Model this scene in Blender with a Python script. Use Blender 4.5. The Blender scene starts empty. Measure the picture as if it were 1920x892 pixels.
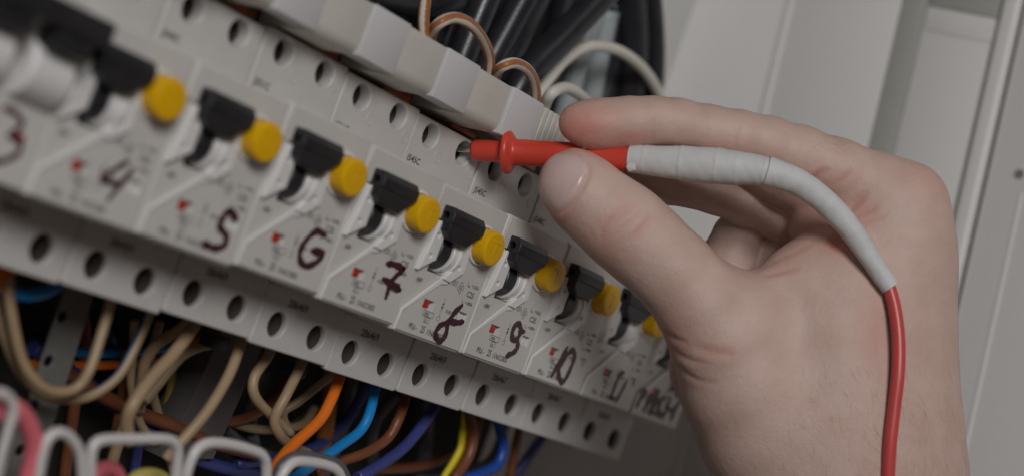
import bpy, bmesh, math, random
import numpy as np
from mathutils import Vector, Matrix
from mathutils.bvhtree import BVHTree

rng = random.Random(7)
SC = bpy.context.scene
COL = SC.collection
MM = 0.001

# ---------------------------------------------------------------- panel frame
# millimetres on the breaker row: u along the row, v up the panel, w out of the panel
def W(p):
    return (p[0]*MM, -p[2]*MM, p[1]*MM)

# ---------------------------------------------------------------- camera
CAM = np.array([-427.994, -21.904, 331.807])
RIGHT = np.array([0.523745, 0.342975, 0.779781])
DOWN = np.array([0.248500, -0.937070, 0.245250])
FWD = np.array([0.814825, 0.065327, -0.576015])
FPX = 3513.85                       # focal length in pixels of a 1920 wide frame

cam_data = bpy.data.cameras.new('camera')
cam = bpy.data.objects.new('camera', cam_data)
COL.objects.link(cam)
r_, d_, f_ = (np.array(W(a))/MM for a in (RIGHT, DOWN, FWD))
cam.matrix_world = Matrix(((r_[0], -d_[0], -f_[0], W(CAM)[0]),
                           (r_[1], -d_[1], -f_[1], W(CAM)[1]),
                           (r_[2], -d_[2], -f_[2], W(CAM)[2]), (0, 0, 0, 1)))
cam_data.sensor_width = 36.0
cam_data.lens = FPX*36.0/1920.0
cam_data.clip_start = 0.02
cam_data.clip_end = 20
cam_data.dof.use_dof = True
cam_data.dof.focus_distance = 0.574
cam_data.dof.aperture_fstop = 6.4
SC.camera = cam

# ---------------------------------------------------------------- light and exposure
world = bpy.data.worlds.new('World')
SC.world = world
world.use_nodes = True
bg = world.node_tree.nodes['Background']
bg.inputs[0].default_value = (1.0, 0.68, 0.52, 1)
bg.inputs[1].default_value = 0.032

def area_light(name, target, direction, dist, size, power, color):
    ld = bpy.data.lights.new(name, 'AREA')
    ld.shape = 'DISK'
    ld.size = size
    ld.energy = power
    ld.color = color
    o = bpy.data.objects.new(name, ld)
    COL.objects.link(o)
    d = Vector(W(direction)).normalized()
    o.location = Vector(W(target)) + d*dist
    o.rotation_euler = d.to_track_quat('Z', 'Y').to_euler()
    return o

area_light('softbox', (60, 0, 0), (-0.67, 0.36, 0.64), 1.9, 0.60, 17.2, (1.0, 0.995, 0.99))
area_light('top_fill_lamp', (60, 0, 0), (0.05, 0.95, 0.50), 1.4, 0.6, 0.9, (1.0, 0.96, 0.92))  # weak fill added from above, not a known lamp
area_light('fill_lamp', (60, 0, 0), (-0.80, -0.12, 0.55), 1.6, 0.8, 0.6, (1.0, 0.95, 0.92))

SC.view_settings.view_transform = 'Standard'
SC.view_settings.look = 'None'
SC.view_settings.exposure = 0.0
SC.view_settings.gamma = 1.0
SC.view_settings.use_curve_mapping = False
SC.cycles.use_denoising = True
SC.cycles.max_bounces = 8

# ---------------------------------------------------------------- placing helpers
def ray(px, py):
    return RIGHT*((px-960.0)/FPX) + DOWN*((py-446.0)/FPX) + FWD

def at(px, py, w):                  # the point of the plane w = const seen at a pixel of the photograph
    r = ray(px, py)
    return CAM + r*((w-CAM[2])/r[2])

def deep(px, py, dist):             # the point a given depth away from the camera
    return CAM + ray(px, py)*dist

# ---------------------------------------------------------------- materials
def mat(name, color, rough=0.5, var=0.0, var_scale=60.0, bump=0.0, bump_scale=2500.0, metal=0.0,
        spec=0.5, coat=0.0, sss=0.0, dirt=None, dirt_amt=0.0, rough_var=0.08):
    m = bpy.data.materials.new(name)
    m.use_nodes = True
    nt = m.node_tree
    N, L = nt.nodes, nt.links
    b = N['Principled BSDF']
    b.inputs['Roughness'].default_value = rough
    b.inputs['Metallic'].default_value = metal
    b.inputs['Specular IOR Level'].default_value = spec
    b.inputs['Coat Weight'].default_value = coat
    if sss:
        b.inputs['Subsurface Weight'].default_value = sss
        b.inputs['Subsurface Radius'].default_value = (1.0, 0.45, 0.25)
        b.inputs['Subsurface Scale'].default_value = 0.002
    tc = N.new('ShaderNodeTexCoord')
    c = (*color, 1)
    b.inputs['Base Color'].default_value = c
    if var > 0 or dirt:
        nz = N.new('ShaderNodeTexNoise')
        nz.inputs['Scale'].default_value = var_scale
        nz.inputs['Detail'].default_value = 6
        nz.inputs['Roughness'].default_value = 0.6
        L.new(tc.outputs['Object'], nz.inputs['Vector'])
        cr = N.new('ShaderNodeValToRGB')
        cr.color_ramp.elements[0].position = 0.3
        cr.color_ramp.elements[1].position = 0.7
        cr.color_ramp.elements[0].color = (*[max(0, k*(1-var)) for k in color], 1)
        cr.color_ramp.elements[1].color = (*[min(1, k*(1+var*0.6)) for k in color], 1)
        L.new(nz.outputs['Fac'], cr.inputs['Fac'])
        out = cr.outputs['Color']
        if dirt:
            n2 = N.new('ShaderNodeTexNoise')
            n2.inputs['Scale'].default_value = var_scale*2.7
            n2.inputs['Detail'].default_value = 9
            n2.inputs['Roughness'].default_value = 0.72
            L.new(tc.outputs['Object'], n2.inputs['Vector'])
            mr = N.new('ShaderNodeMapRange')
            mr.inputs['From Min'].default_value = 0.55
            mr.inputs['From Max'].default_value = 0.8
            mr.inputs['To Max'].default_value = dirt_amt
            L.new(n2.outputs['Fac'], mr.inputs['Value'])
            mx = N.new('ShaderNodeMix')
            mx.data_type = 'RGBA'
            L.new(mr.outputs['Result'], mx.inputs[0])
            L.new(out, mx.inputs[6])
            mx.inputs[7].default_value = (*dirt, 1)
            out = mx.outputs[2]
        L.new(out, b.inputs['Base Color'])
        mr2 = N.new('ShaderNodeMapRange')
        mr2.inputs['To Min'].default_value = max(0.02, rough-rough_var)
        mr2.inputs['To Max'].default_value = min(1, rough+rough_var)
        L.new(nz.outputs['Fac'], mr2.inputs['Value'])
        L.new(mr2.outputs['Result'], b.inputs['Roughness'])
    if bump > 0:
        nb = N.new('ShaderNodeTexNoise')
        nb.inputs['Scale'].default_value = bump_scale
        nb.inputs['Detail'].default_value = 3
        L.new(tc.outputs['Object'], nb.inputs['Vector'])
        bp = N.new('ShaderNodeBump')
        bp.inputs['Strength'].default_value = bump
        bp.inputs['Distance'].default_value = 0.0002
        L.new(nb.outputs['Fac'], bp.inputs['Height'])
        L.new(bp.outputs['Normal'], b.inputs['Normal'])
    return m

def stripe_mat(name, base, stripe, lo, hi, rough=0.45, soft=0.06, bump=0.15, more=()):
    """insulation with a coloured stripe running along the wire (by the angle round it)"""
    m = mat(name, base, rough, bump=bump, bump_scale=3000)
    nt = m.node_tree
    N, L = nt.nodes, nt.links
    b = N['Principled BSDF']
    uv = N.new('ShaderNodeUVMap')
    uv.uv_map = 'UVMap'
    sep = N.new('ShaderNodeSeparateXYZ')
    L.new(uv.outputs['UV'], sep.inputs[0])
    nz = N.new('ShaderNodeTexNoise')
    nz.inputs['Scale'].default_value = 1500
    tc = N.new('ShaderNodeTexCoord')
    L.new(tc.outputs['Object'], nz.inputs['Vector'])
    ad = N.new('ShaderNodeMath'); ad.operation = 'MULTIPLY_ADD'
    L.new(nz.outputs['Fac'], ad.inputs[0]); ad.inputs[1].default_value = 0.06
    L.new(sep.outputs[0], ad.inputs[2])
    cr = N.new('ShaderNodeValToRGB')
    e = cr.color_ramp.elements
    e[0].position = 0; e[0].color = (*base, 1)
    e[1].position = 1; e[1].color = (*base, 1)
    for lo, hi in ((lo, hi),)+tuple(more):
        for p, c in ((max(0.001, lo-soft), base), (lo, stripe), (hi, stripe), (min(0.999, hi+soft), base)):
            q = e.new(p); q.color = (*c, 1)
    L.new(ad.outputs[0], cr.inputs['Fac'])
    L.new(cr.outputs['Color'], b.inputs['Base Color'])
    return m

WHITE = (0.60, 0.575, 0.55)
M_HOUSE = mat('warm_white_plastic', (0.595, 0.575, 0.548), 0.42, 0.03, 45, 0.10, 3500, dirt=(0.36, 0.30, 0.25), dirt_amt=0.14)
M_TERM = mat('grey_white_plastic', (0.572, 0.555, 0.535), 0.45, 0.03, 60, 0.12, 3500, dirt=(0.33, 0.26, 0.2), dirt_amt=0.16)
M_SURR = mat('bright_white_plastic', (0.74, 0.73, 0.72), 0.38, 0.02, 80, 0.05, 3500)
M_BLACK = mat('black_plastic', (0.020, 0.020, 0.023), 0.42, 0.25, 300, 0.15, 4000)
M_VOID = mat('hole_shade_black', (0.006, 0.006, 0.006), 0.8)  # near-black paints the shade inside holes, slots and the door gap
M_YELLOW = mat('yellow_plastic', (0.78, 0.43, 0.002), 0.36, 0.05, 200, 0.05, 3000)
M_RED_FLAG = mat('red_indicator', (0.42, 0.025, 0.015), 0.35)
M_WHITE_FLAG = mat('white_indicator', (0.75, 0.74, 0.73), 0.4)
M_INK = mat('grey_print_ink', (0.055, 0.05, 0.055), 0.6)
M_MARKER = mat('marker_ink', (0.060, 0.016, 0.026), 0.38, 0.5, 500)
M_SCREW = mat('screw_metal', (0.16, 0.15, 0.14), 0.4, 0.2, 600, metal=0.9)
M_CHAMBER = mat('clamp_metal', (0.10, 0.082, 0.066), 0.45, 0.3, 300)
M_BWHITE = mat('white_block_plastic', (0.585, 0.58, 0.585), 0.5, 0.02, 60, 0.08, 3000)
M_BCREAM = mat('cream_block_plastic', (0.585, 0.565, 0.515), 0.45, 0.04, 60, 0.08, 3000, dirt=(0.4, 0.3, 0.2), dirt_amt=0.2)
M_COPPER = mat('copper', (0.40, 0.17, 0.09), 0.45, 0.4, 200, metal=0.6)
M_WALL = mat('painted_steel', (0.715, 0.705, 0.69), 0.5, 0.02, 12, 0.08, 900, dirt=(0.45, 0.43, 0.38), dirt_amt=0.12)
M_WALLB = mat('painted_back_steel', (0.56, 0.555, 0.545), 0.5, 0.02, 12, 0.08, 900)
M_WALL2 = mat('beige_and_step_shade_steel', (0.40, 0.395, 0.36), 0.5, 0.03, 15, 0.08, 900)  # cross bar's beige, also the painted shade of the wall's step
M_BACK = mat('shade_dark_back_plate', (0.014, 0.012, 0.011), 0.7, 0.2, 20)  # near-black colour stands in for the deep shade of the cavity
M_STRIP = mat('zinc_strip', (0.15, 0.145, 0.135), 0.5, 0.2, 120, 0.2, 1500)
M_DUCT = mat('grey_duct', (0.10, 0.092, 0.088), 0.6, 0.1, 50)
M_CABLE = mat('black_cable_sheath', (0.020, 0.020, 0.025), 0.32, 0.3, 90, 0.25, 1500)
M_GREYCABLE = mat('grey_cable_sheath', (0.34, 0.37, 0.38), 0.38, 0.15, 60, 0.1, 1500)
M_TAN = mat('tan_insulation', (0.38, 0.27, 0.16), 0.42, 0.08, 90, 0.1, 2500)
M_CREAMW = mat('cream_insulation', (0.64, 0.61, 0.55), 0.4, 0.05, 90, 0.1, 2500)
M_TANBLUE = stripe_mat('tan_blue_insulation', (0.36, 0.255, 0.155), (0.02, 0.11, 0.28), 0.30, 0.52)
M_BRNWHT = stripe_mat('white_brown_insulation', (0.66, 0.60, 0.52), (0.34, 0.125, 0.04), 0.07, 0.22, more=((0.76, 0.90),), soft=0.03)
M_ORANGE = mat('orange_insulation', (0.80, 0.18, 0.012), 0.4, 0.06, 80, 0.1, 2500)
M_BLUE = mat('sky_blue_insulation', (0.008, 0.24, 0.62), 0.38, 0.06, 80, 0.1, 2500)
M_DBLUE = mat('blue_insulation', (0.015, 0.07, 0.38), 0.4, 0.06, 80, 0.1, 2500)
M_NAVY = mat('navy_insulation', (0.045, 0.055, 0.22), 0.42, 0.06, 80, 0.1, 2500)
M_BROWN = mat('brown_insulation', (0.19, 0.062, 0.025), 0.42, 0.08, 80, 0.1, 2500)
M_YGREEN = stripe_mat('yellow_green_insulation', (0.72, 0.56, 0.01), (0.03, 0.16, 0.03), 0.18, 0.42)
M_WHITEW = mat('white_insulation', (0.64, 0.615, 0.60), 0.32, 0.05, 80, 0.1, 2500)
M_GREYW = mat('grey_insulation', (0.10, 0.10, 0.11), 0.3, 0.1, 80)
M_PINK = mat('pink_insulation', (0.72, 0.16, 0.20), 0.35, 0.05, 80, 0.1, 2500)
M_DIMY = mat('shaded_yellow_insulation', (0.30, 0.20, 0.05), 0.45, 0.06, 80)  # yellow darkened: shade under the row is put into the colour
M_YELW = mat('yellow_insulation', (0.70, 0.58, 0.16), 0.4, 0.05, 80)
M_PROBE = mat('red_probe_plastic', (0.60, 0.055, 0.032), 0.36, 0.06, 150, 0.12, 2500)
M_LEAD = mat('red_lead_silicone', (0.58, 0.075, 0.07), 0.35, 0.05, 120, 0.05, 2500)
M_TAPE = mat('white_cloth_tape', (0.62, 0.62, 0.615), 0.62, 0.06, 140, 0.30, 1100, dirt=(0.5, 0.46, 0.42), dirt_amt=0.25)
M_TIP = mat('probe_tip_metal', (0.62, 0.60, 0.57), 0.25, metal=1.0)

# ---------------------------------------------------------------- object helpers
def empty(name, loc, label=None, cat=None, group=None):
    o = bpy.data.objects.new(name, None)
    o.empty_display_size = 0.005
    COL.objects.link(o)
    o.location = loc
    if label: o['label'] = label
    if cat: o['category'] = cat
    if group: o['group'] = group
    return o

def link(name, me, parent=None, label=None, cat=None, group=None, kind=None, loc=None):
    o = bpy.data.objects.new(name, me)
    COL.objects.link(o)
    if parent is not None: o.parent = parent
    if loc is not None: o.location = loc
    if label: o['label'] = label
    if cat: o['category'] = cat
    if group: o['group'] = group
    if kind: o['kind'] = kind
    return o

def mesh_from(name, verts, faces, m, smooth=False, auto=None):
    me = bpy.data.meshes.new(name)
    me.from_pydata([W(v) for v in verts], [], faces)
    if m: me.materials.append(m)
    if smooth:
        me.polygons.foreach_set('use_smooth', [True]*len(me.polygons))
    me.update()
    if auto: sharpen(me, auto)
    return me

def sharpen(me, deg):
    """smooth shading with edges sharper than deg kept sharp"""
    bm = bmesh.new(); bm.from_mesh(me)
    lim = math.radians(deg)
    for f in bm.faces: f.smooth = True
    for e in bm.edges:
        if len(e.link_faces) == 2 and e.calc_face_angle(0) > lim: e.smooth = False
    bm.to_mesh(me); bm.free()

def join_meshes(name, meshes, m=None):
    bm = bmesh.new()
    mats = []
    for me in meshes:
        n0 = len(bm.faces)
        bm.from_mesh(me)
        bm.faces.ensure_lookup_table()
        mm = me.materials[0] if len(me.materials) else None
        if mm not in mats: mats.append(mm)
        k = mats.index(mm)
        for f in bm.faces[n0:]: f.material_index = k
    out = bpy.data.meshes.new(name)
    bm.to_mesh(out); bm.free()
    for q in ([m] if m else mats):
        if q: out.materials.append(q)
    if m:
        for p in out.polygons: p.material_index = 0
    return out

def circle(cx, cy, r, n=28):
    return [(cx+r*math.cos(2*math.pi*k/n), cy+r*math.sin(2*math.pi*k/n)) for k in range(n)]

def rrect(x0, y0, x1, y1, r, n=4):
    P = []
    for cx, cy, a in ((x1-r, y1-r, 0), (x0+r, y1-r, 90), (x0+r, y0+r, 180), (x1-r, y0+r, 270)):
        for k in range(n+1):
            t = math.radians(a+90*k/n)
            P.append((cx+r*math.cos(t), cy+r*math.sin(t)))
    return P

def plate(name, outline, holes, front, back, m, bevel=0.3, axis='w', res=2):
    """a plate with real holes and rounded edges, cut in the plane across axis (w: u,v ; u: w,v)"""
    cu = bpy.data.curves.new(name, 'CURVE')
    cu.dimensions = '2D'
    cu.fill_mode = 'BOTH'
    th = front-back
    cu.extrude = max(th/2-bevel, 0.001)
    cu.bevel_depth = bevel
    cu.bevel_resolution = res
    cu.offset = -bevel
    for pts in [outline]+list(holes):
        s = cu.splines.new('POLY')
        s.points.add(len(pts)-1)
        for k, p in enumerate(pts): s.points[k].co = (p[0], p[1], 0, 1)
        s.use_cyclic_u = True
    o = bpy.data.objects.new(name, cu)
    COL.objects.link(o)
    me = bpy.data.meshes.new_from_object(o.evaluated_get(bpy.context.evaluated_depsgraph_get()))
    bpy.data.objects.remove(o)
    bpy.data.curves.remove(cu)
    mid = (front+back)/2
    for v in me.vertices:
        x, y, z = v.co
        v.co = W((x, y, mid+z)) if axis == 'w' else W((mid-z, y, x))
    me.materials.clear(); me.materials.append(m)
    me.name = name
    sharpen(me, 38)
    return me

def box(name, lo, hi, m, bevel=0.3, seg=2, fn=None):
    bm = bmesh.new()
    bmesh.ops.create_cube(bm, size=1)
    for v in bm.verts:
        v.co = Vector([(lo[k]+hi[k])/2+v.co[k]*(hi[k]-lo[k]) for k in range(3)])
    if bevel > 0:
        bmesh.ops.bevel(bm, geom=bm.edges[:], offset=bevel, segments=seg, affect='EDGES', profile=0.5)
    for v in bm.verts:
        p = tuple(v.co)
        if fn: p = fn(*p)
        v.co = W(p)
    bmesh.ops.recalc_face_normals(bm, faces=bm.faces[:])
    me = bpy.data.meshes.new(name)
    bm.to_mesh(me); bm.free()
    me.materials.append(m)
    sharpen(me, 40)
    return me

def spline(P, n=10):
    """Catmull-Rom through the rows of P (any number of columns)"""
    P = np.array(P, float)
    Q = np.vstack([2*P[0]-P[1], P, 2*P[-1]-P[-2]])
    out = []
    for k in range(1, len(Q)-2):
        a, b, c, d = Q[k-1:k+3]
        for t in np.arange(n)/n:
            out.append(0.5*((2*b)+(c-a)*t+(2*a-5*b+4*c-d)*t*t+(3*b-a-3*c+d)*t**3))
    out.append(P[-1])
    return np.array(out)

def tube(name, pts, rad, m, seg=14, n=8, smooth=True, twist=0.0, flat=None):
    """swept round mesh with capped ends and UV (angle, length); pts in uvw mm"""
    pts = np.array(pts, float)
    if np.isscalar(rad): rad = [rad]*len(pts)
    A = np.hstack([pts, np.array(rad, float)[:, None]])
    S = spline(A, n) if smooth and len(A) > 2 else A
    P, Rd = S[:, :3], S[:, 3]
    T = np.gradient(P, axis=0)
    T /= np.linalg.norm(T, axis=1)[:, None]+1e-9
    ref = -FWD-np.dot(-FWD, T[0])*T[0]
    if np.linalg.norm(ref) < 1e-3: ref = DOWN
    nrm = ref/np.linalg.norm(ref)
    V, UV = [], []
    length = 0
    for k in range(len(P)):
        nrm = nrm-np.dot(nrm, T[k])*T[k]
        nrm /= np.linalg.norm(nrm)
        bi = np.cross(T[k], nrm)
        if k: length += np.linalg.norm(P[k]-P[k-1])
        for j in range(seg):
            a = 2*math.pi*j/seg+twist*length
            V.append(P[k]+Rd[k]*(math.cos(a)*nrm+math.sin(a)*bi))
            UV.append((j/seg, length))
    F, FU = [], []
    for k in range(len(P)-1):
        for j in range(seg):
            j2 = (j+1) % seg
            F.append((k*seg+j, k*seg+j2, (k+1)*seg+j2, (k+1)*seg+j))
            u0, u1 = j/seg, (j+1)/seg
            l0, l1 = UV[k*seg][1], UV[(k+1)*seg][1]
            FU += [(u0, l0), (u1, l0), (u1, l1), (u0, l1)]
    F.append(tuple(range(seg))[::-1]); FU += [(0, 0)]*seg
    b = (len(P)-1)*seg
    F.append(tuple(b+j for j in range(seg))); FU += [(0, length)]*seg
    me = bpy.data.meshes.new(name)
    me.from_pydata([W(v) for v in V], [], F)
    uv = me.uv_layers.new(name='UVMap')
    for k, c in enumerate(FU): uv.data[k].uv = c
    me.polygons.foreach_set('use_smooth', [True]*(len(F)-2)+[False]*2)
    me.materials.append(m)
    me.update()
    return me

def lathe(name, a, d, prof, m, seg=32, auto=35):
    """prof: list of (distance along axis, radius) from point a in direction d (uvw mm)"""
    a = np.array(a, float); d = np.array(d, float); d /= np.linalg.norm(d)
    n = np.cross(d, [0.3, 1, 0.2]); n /= np.linalg.norm(n)
    b = np.cross(d, n)
    V, F = [], []
    for s, r in prof:
        for j in range(seg):
            t = 2*math.pi*j/seg
            V.append(a+d*s+max(r, 0.001)*(math.cos(t)*n+math.sin(t)*b))
    for k in range(len(prof)-1):
        for j in range(seg):
            j2 = (j+1) % seg
            F.append((k*seg+j, k*seg+j2, (k+1)*seg+j2, (k+1)*seg+j))
    F.append(tuple(range(seg))[::-1])
    F.append(tuple((len(prof)-1)*seg+j for j in range(seg)))
    return mesh_from(name, V, F, m, auto=auto)

def text_mesh(name, items, w, m):
    """flat print; items: (string, u, v, size, x stretch)"""
    V, F = [], []
    dg = None
    for s, u, v, size, sx in items:
        cu = bpy.data.curves.new('print', 'FONT')
        cu.body = s; cu.size = 1.0; cu.resolution_u = 3; cu.offset = 0.02
        o = bpy.data.objects.new('print', cu)
        COL.objects.link(o)
        me = bpy.data.meshes.new_from_object(o.evaluated_get(bpy.context.evaluated_depsgraph_get()))
        b0 = len(V)
        for q in me.vertices: V.append((u+q.co.x*size*sx, v+q.co.y*size, w))
        for p in me.polygons: F.append(tuple(b0+k for k in p.vertices))
        bpy.data.objects.remove(o); bpy.data.curves.remove(cu); bpy.data.meshes.remove(me)
    return mesh_from(name, V, F, m)

def line_quads(segs, wd, w, V, F):
    for (x0, y0), (x1, y1) in segs:
        dx, dy = x1-x0, y1-y0
        l = math.hypot(dx, dy)+1e-9
        nx, ny = -dy/l*wd/2, dx/l*wd/2
        b = len(V)
        V += [(x0+nx, y0+ny, w), (x0-nx, y0-ny, w), (x1-nx, y1-ny, w), (x1+nx, y1+ny, w)]
        F.append((b, b+1, b+2, b+3))

def marker_mesh(name, strokes, width, w):
    """felt pen strokes: flat ribbons with round ends and an uneven width"""
    V, F = [], []
    lv = w
    for st in strokes:
        S = spline(np.array(st), 10) if len(st) > 2 else np.array([np.array(st[0])*(1-t)+np.array(st[1])*t for t in np.linspace(0, 1, 10)])
        lv += 0.008
        T = np.gradient(S, axis=0); T /= np.linalg.norm(T, axis=1)[:, None]+1e-9
        n = len(S)
        ph = rng.random()*6
        L, R = [], []
        for k in range(n):
            wd = width/2*(1+0.13*math.sin(k*0.55+ph)+0.08*math.sin(k*1.7+ph*2))
            e = min(k, n-1-k)
            wd *= min(1, 0.55+0.22*e)
            nr = np.array([-T[k][1], T[k][0]])
            L.append(S[k]+nr*wd); R.append(S[k]-nr*wd)
        b = len(V)
        for k in range(n): V += [(L[k][0], L[k][1], lv+k*0.0004), (R[k][0], R[k][1], lv+k*0.0004)]
        for k in range(n-1): F.append((b+2*k, b+2*k+1, b+2*k+3, b+2*k+2))
        for k in (0, n-1):
            c = len(V)
            pts = circle(S[k][0], S[k][1], width*0.36, 12)
            V += [(p[0], p[1], lv+k*0.0004+0.003) for p in pts]
            F.append(tuple(range(c, c+12)))
    return mesh_from(name, V, F, M_MARKER)

# ================================================================ CABINET
cabinet = empty('electrical_cabinet', W((230, -250, -75)), 'light grey painted steel cabinet with back plate coloured dark for shade behind the breakers', 'cabinet')
cab_off = Vector(W((230, -250, -75)))
def cab(name, me, label=None):
    o = link(name, me, cabinet, label)
    o.location = -cab_off
    return o
TILT = 0.12
def tl(u, v, s):                    # the side wall leans a little against the breaker row
    return (u, v, s-TILT*(v-50))
cab('back_plate', box('back_plate', (-330, -260, -80), (178, 330, -75), M_BACK, 0))
cab('back_panel', box('back_panel', (178.3, -260, -92), (231, 330, -86), M_WALLB, 0.4))
cab('side_panel', box('side_panel', (230, -260, -140), (232, 330, -31.2), M_WALL, 0.6, fn=tl))
cab('side_panel', box('side_panel', (230, -260, -29.8), (232, 330, 17.5), M_WALL, 0.8, fn=tl))
cab('panel_seam', box('panel_seam', (228.9, -260, -31.8), (233, 330, -29.2), M_WALL, 0.6, fn=tl))
cab('step_shade_band', box('step_shade_band', (230.8, -260, 17.7), (233.5, 330, 28.4), M_WALL2, 0.5, fn=tl))  # flush band whose darker colour stands for a step's shade
cab('recessed_panel', box('recessed_panel', (230.6, -260, 28.6), (233, 330, 59.7), M_WALL, 0.5, fn=tl))
cab('cross_bar', box('cross_bar', (230.3, 156.6, 29.5), (230.55, 166.3, 59.3), M_WALL, 0.2, fn=tl))
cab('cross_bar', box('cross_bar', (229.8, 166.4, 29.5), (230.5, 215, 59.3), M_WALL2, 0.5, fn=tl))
cab('door_frame', box('door_frame', (227.6, -260, 59.5), (236.2, 330, 66.4), M_WALL, 1.6, seg=4, fn=tl))
cab('door_gap_shade', box('door_gap_shade', (233, -260, 66.6), (248, 330, 68.4), M_VOID, 0.2, fn=tl))  # black strip painting the shade in the gap beside the door
door = cab('cabinet_door', box('cabinet_door', (229.5, -260, 68.2), (231.5, 330, 210), M_WALL, 0.5, fn=tl))
hp = tl(229.4, 0, 0)
hx = CAM + ray(1910, 327)*((229.4-CAM[0])/ray(1910, 327)[0])
o = link('rivet_hole', lathe('rivet_hole', (229.55, hx[1], hx[2]), (-1, 0, 0), [(-0.3, 1.9), (0.1, 1.9), (0.12, 1.7), (0.06, 1.6)], mat('rivet_zinc', (0.20, 0.19, 0.17), 0.6), 24), door)
gv = [(229.35, v, 82.6-TILT*(v-50)) for v in (101, -260)]
o = link('door_fold', box('door_fold', (229.1, -260, 81.9), (229.6, 103, 83.2), M_WALL, 0.2, fn=tl), door)

# ================================================================ CIRCUIT BREAKERS
STROKES = {
    3: [[(4.1, -6.6), (7.6, -6.7), (10.4, -8.6), (8.2, -11.9)], [(8.2, -11.9), (11.8, -12.1), (12.4, -14.6), (9.6, -17.4), (6.6, -18.4)]],
    4: [[(26.0, -6.7), (20.5, -12.8), (25.7, -12.7)], [(28.3, -8.2), (24.4, -16.9)]],
    5: [[(31.2, -10.2), (29.4, -9.3), (27.2, -9.2)], [(27.2, -9.2), (26.4, -12.0), (26.2, -13.8)], [(26.2, -13.8), (29.4, -14.9), (30.7, -16.6), (29.6, -18.4), (26.8, -19.2), (23.2, -18.9)]],
    6: [[(29.8, -6.6), (25.6, -6.6), (22.5, -11.4), (23.4, -15.0), (26.9, -16.1), (30.6, -13.8), (31.0, -11.2), (26.8, -11.7)]],
    7: [[(23.2, -6.4), (27.4, -5.9), (31.3, -6.2)], [(31.3, -6.0), (28.0, -10.5), (28.0, -15.5)], [(23.9, -10.9), (28, -11.4), (32.9, -12.1)]],
    8: [[(28.5, -8.8), (26.2, -11.6), (24.9, -14.6), (21.6, -16.7), (20.8, -19.4), (23.5, -20.9), (25.6, -19.9), (25.6, -17.2), (24.9, -14.6), (28.6, -14.1), (31.9, -13.1)]],
    9: [[(25.3, -7.8), (22.8, -7.9), (22.2, -10.9), (23.9, -12.9), (26.0, -12.2), (26.4, -9.5), (24.2, -7.5)], [(25.7, -9.7), (28.3, -9.3)], [(27.0, -13.0), (27.8, -15.0), (26.4, -16.8), (23.7, -18.3)]],
    10: [[(19.0, -9.3), (17.1, -15.7), (16.0, -19.6)], [(22.7, -8.9), (20.1, -11.9), (18.7, -16.8), (21.6, -20.0), (24.1, -19.8), (25.2, -15.5), (25.0, -10.9), (22.3, -9.0)]],
    11: [[(23.0, -10.1), (21.1, -10.4)], [(21.1, -10.3), (20.5, -15.1), (20.1, -19.7)], [(20.1, -19.6), (22.4, -19.4)], [(26.8, -12.0), (25.9, -15.5), (24.7, -19.9)]],
    12: [[(2.6, -12.7), (3.0, -16.0), (2.8, -19.2)], [(2.6, -12.7), (5.5, -13.6), (3.5, -16.1)], [(9.1, -13.5), (9.2, -18.8)], [(9.2, -13.7), (11.7, -13.6)], [(9.1, -16.0), (11.5, -15.9)], [(12.3, -14.4), (14.6, -14.1), (14.1, -17.0), (12.5, -19.0), (16.3, -19.0)], [(19.8, -12.6), (17.5, -14.2), (18.3, -17.7), (21.5, -18.9), (23.3, -17.6)], [(23.4, -12.3), (23.9, -15.9), (27.8, -16.0)], [(30.5, -11.7), (29.6, -15.6), (29.6, -19.3)], [(20.8, -6.6), (22.8, -6.9), (22.2, -8.9), (21.2, -9.3)], [(26.1, -6.5), (24.7, -8.4), (28.1, -9.3), (27.1, -10.6)]],
}
TW = -17.4                                      # terminal faces lie this far behind the raised fronts

def seg_circle(cx, cy, r0, r1, w0, w1, m, name, gap=0.0):
    V, F = [], []
    n = 24
    for k in range(n+1):
        a = gap/2+(2*math.pi-gap)*k/n
        for r, w in ((r0, w0), (r0, w1), (r1, w1), (r1, w0)):
            V.append((cx+r*math.cos(a), cy+r*math.sin(a), w))
    for k in range(n):
        for j in range(3):
            F.append((4*k+j, 4*k+j+1, 4*k+4+j+1, 4*k+4+j))
    return mesh_from(name, V, F, m, auto=40)

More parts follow.
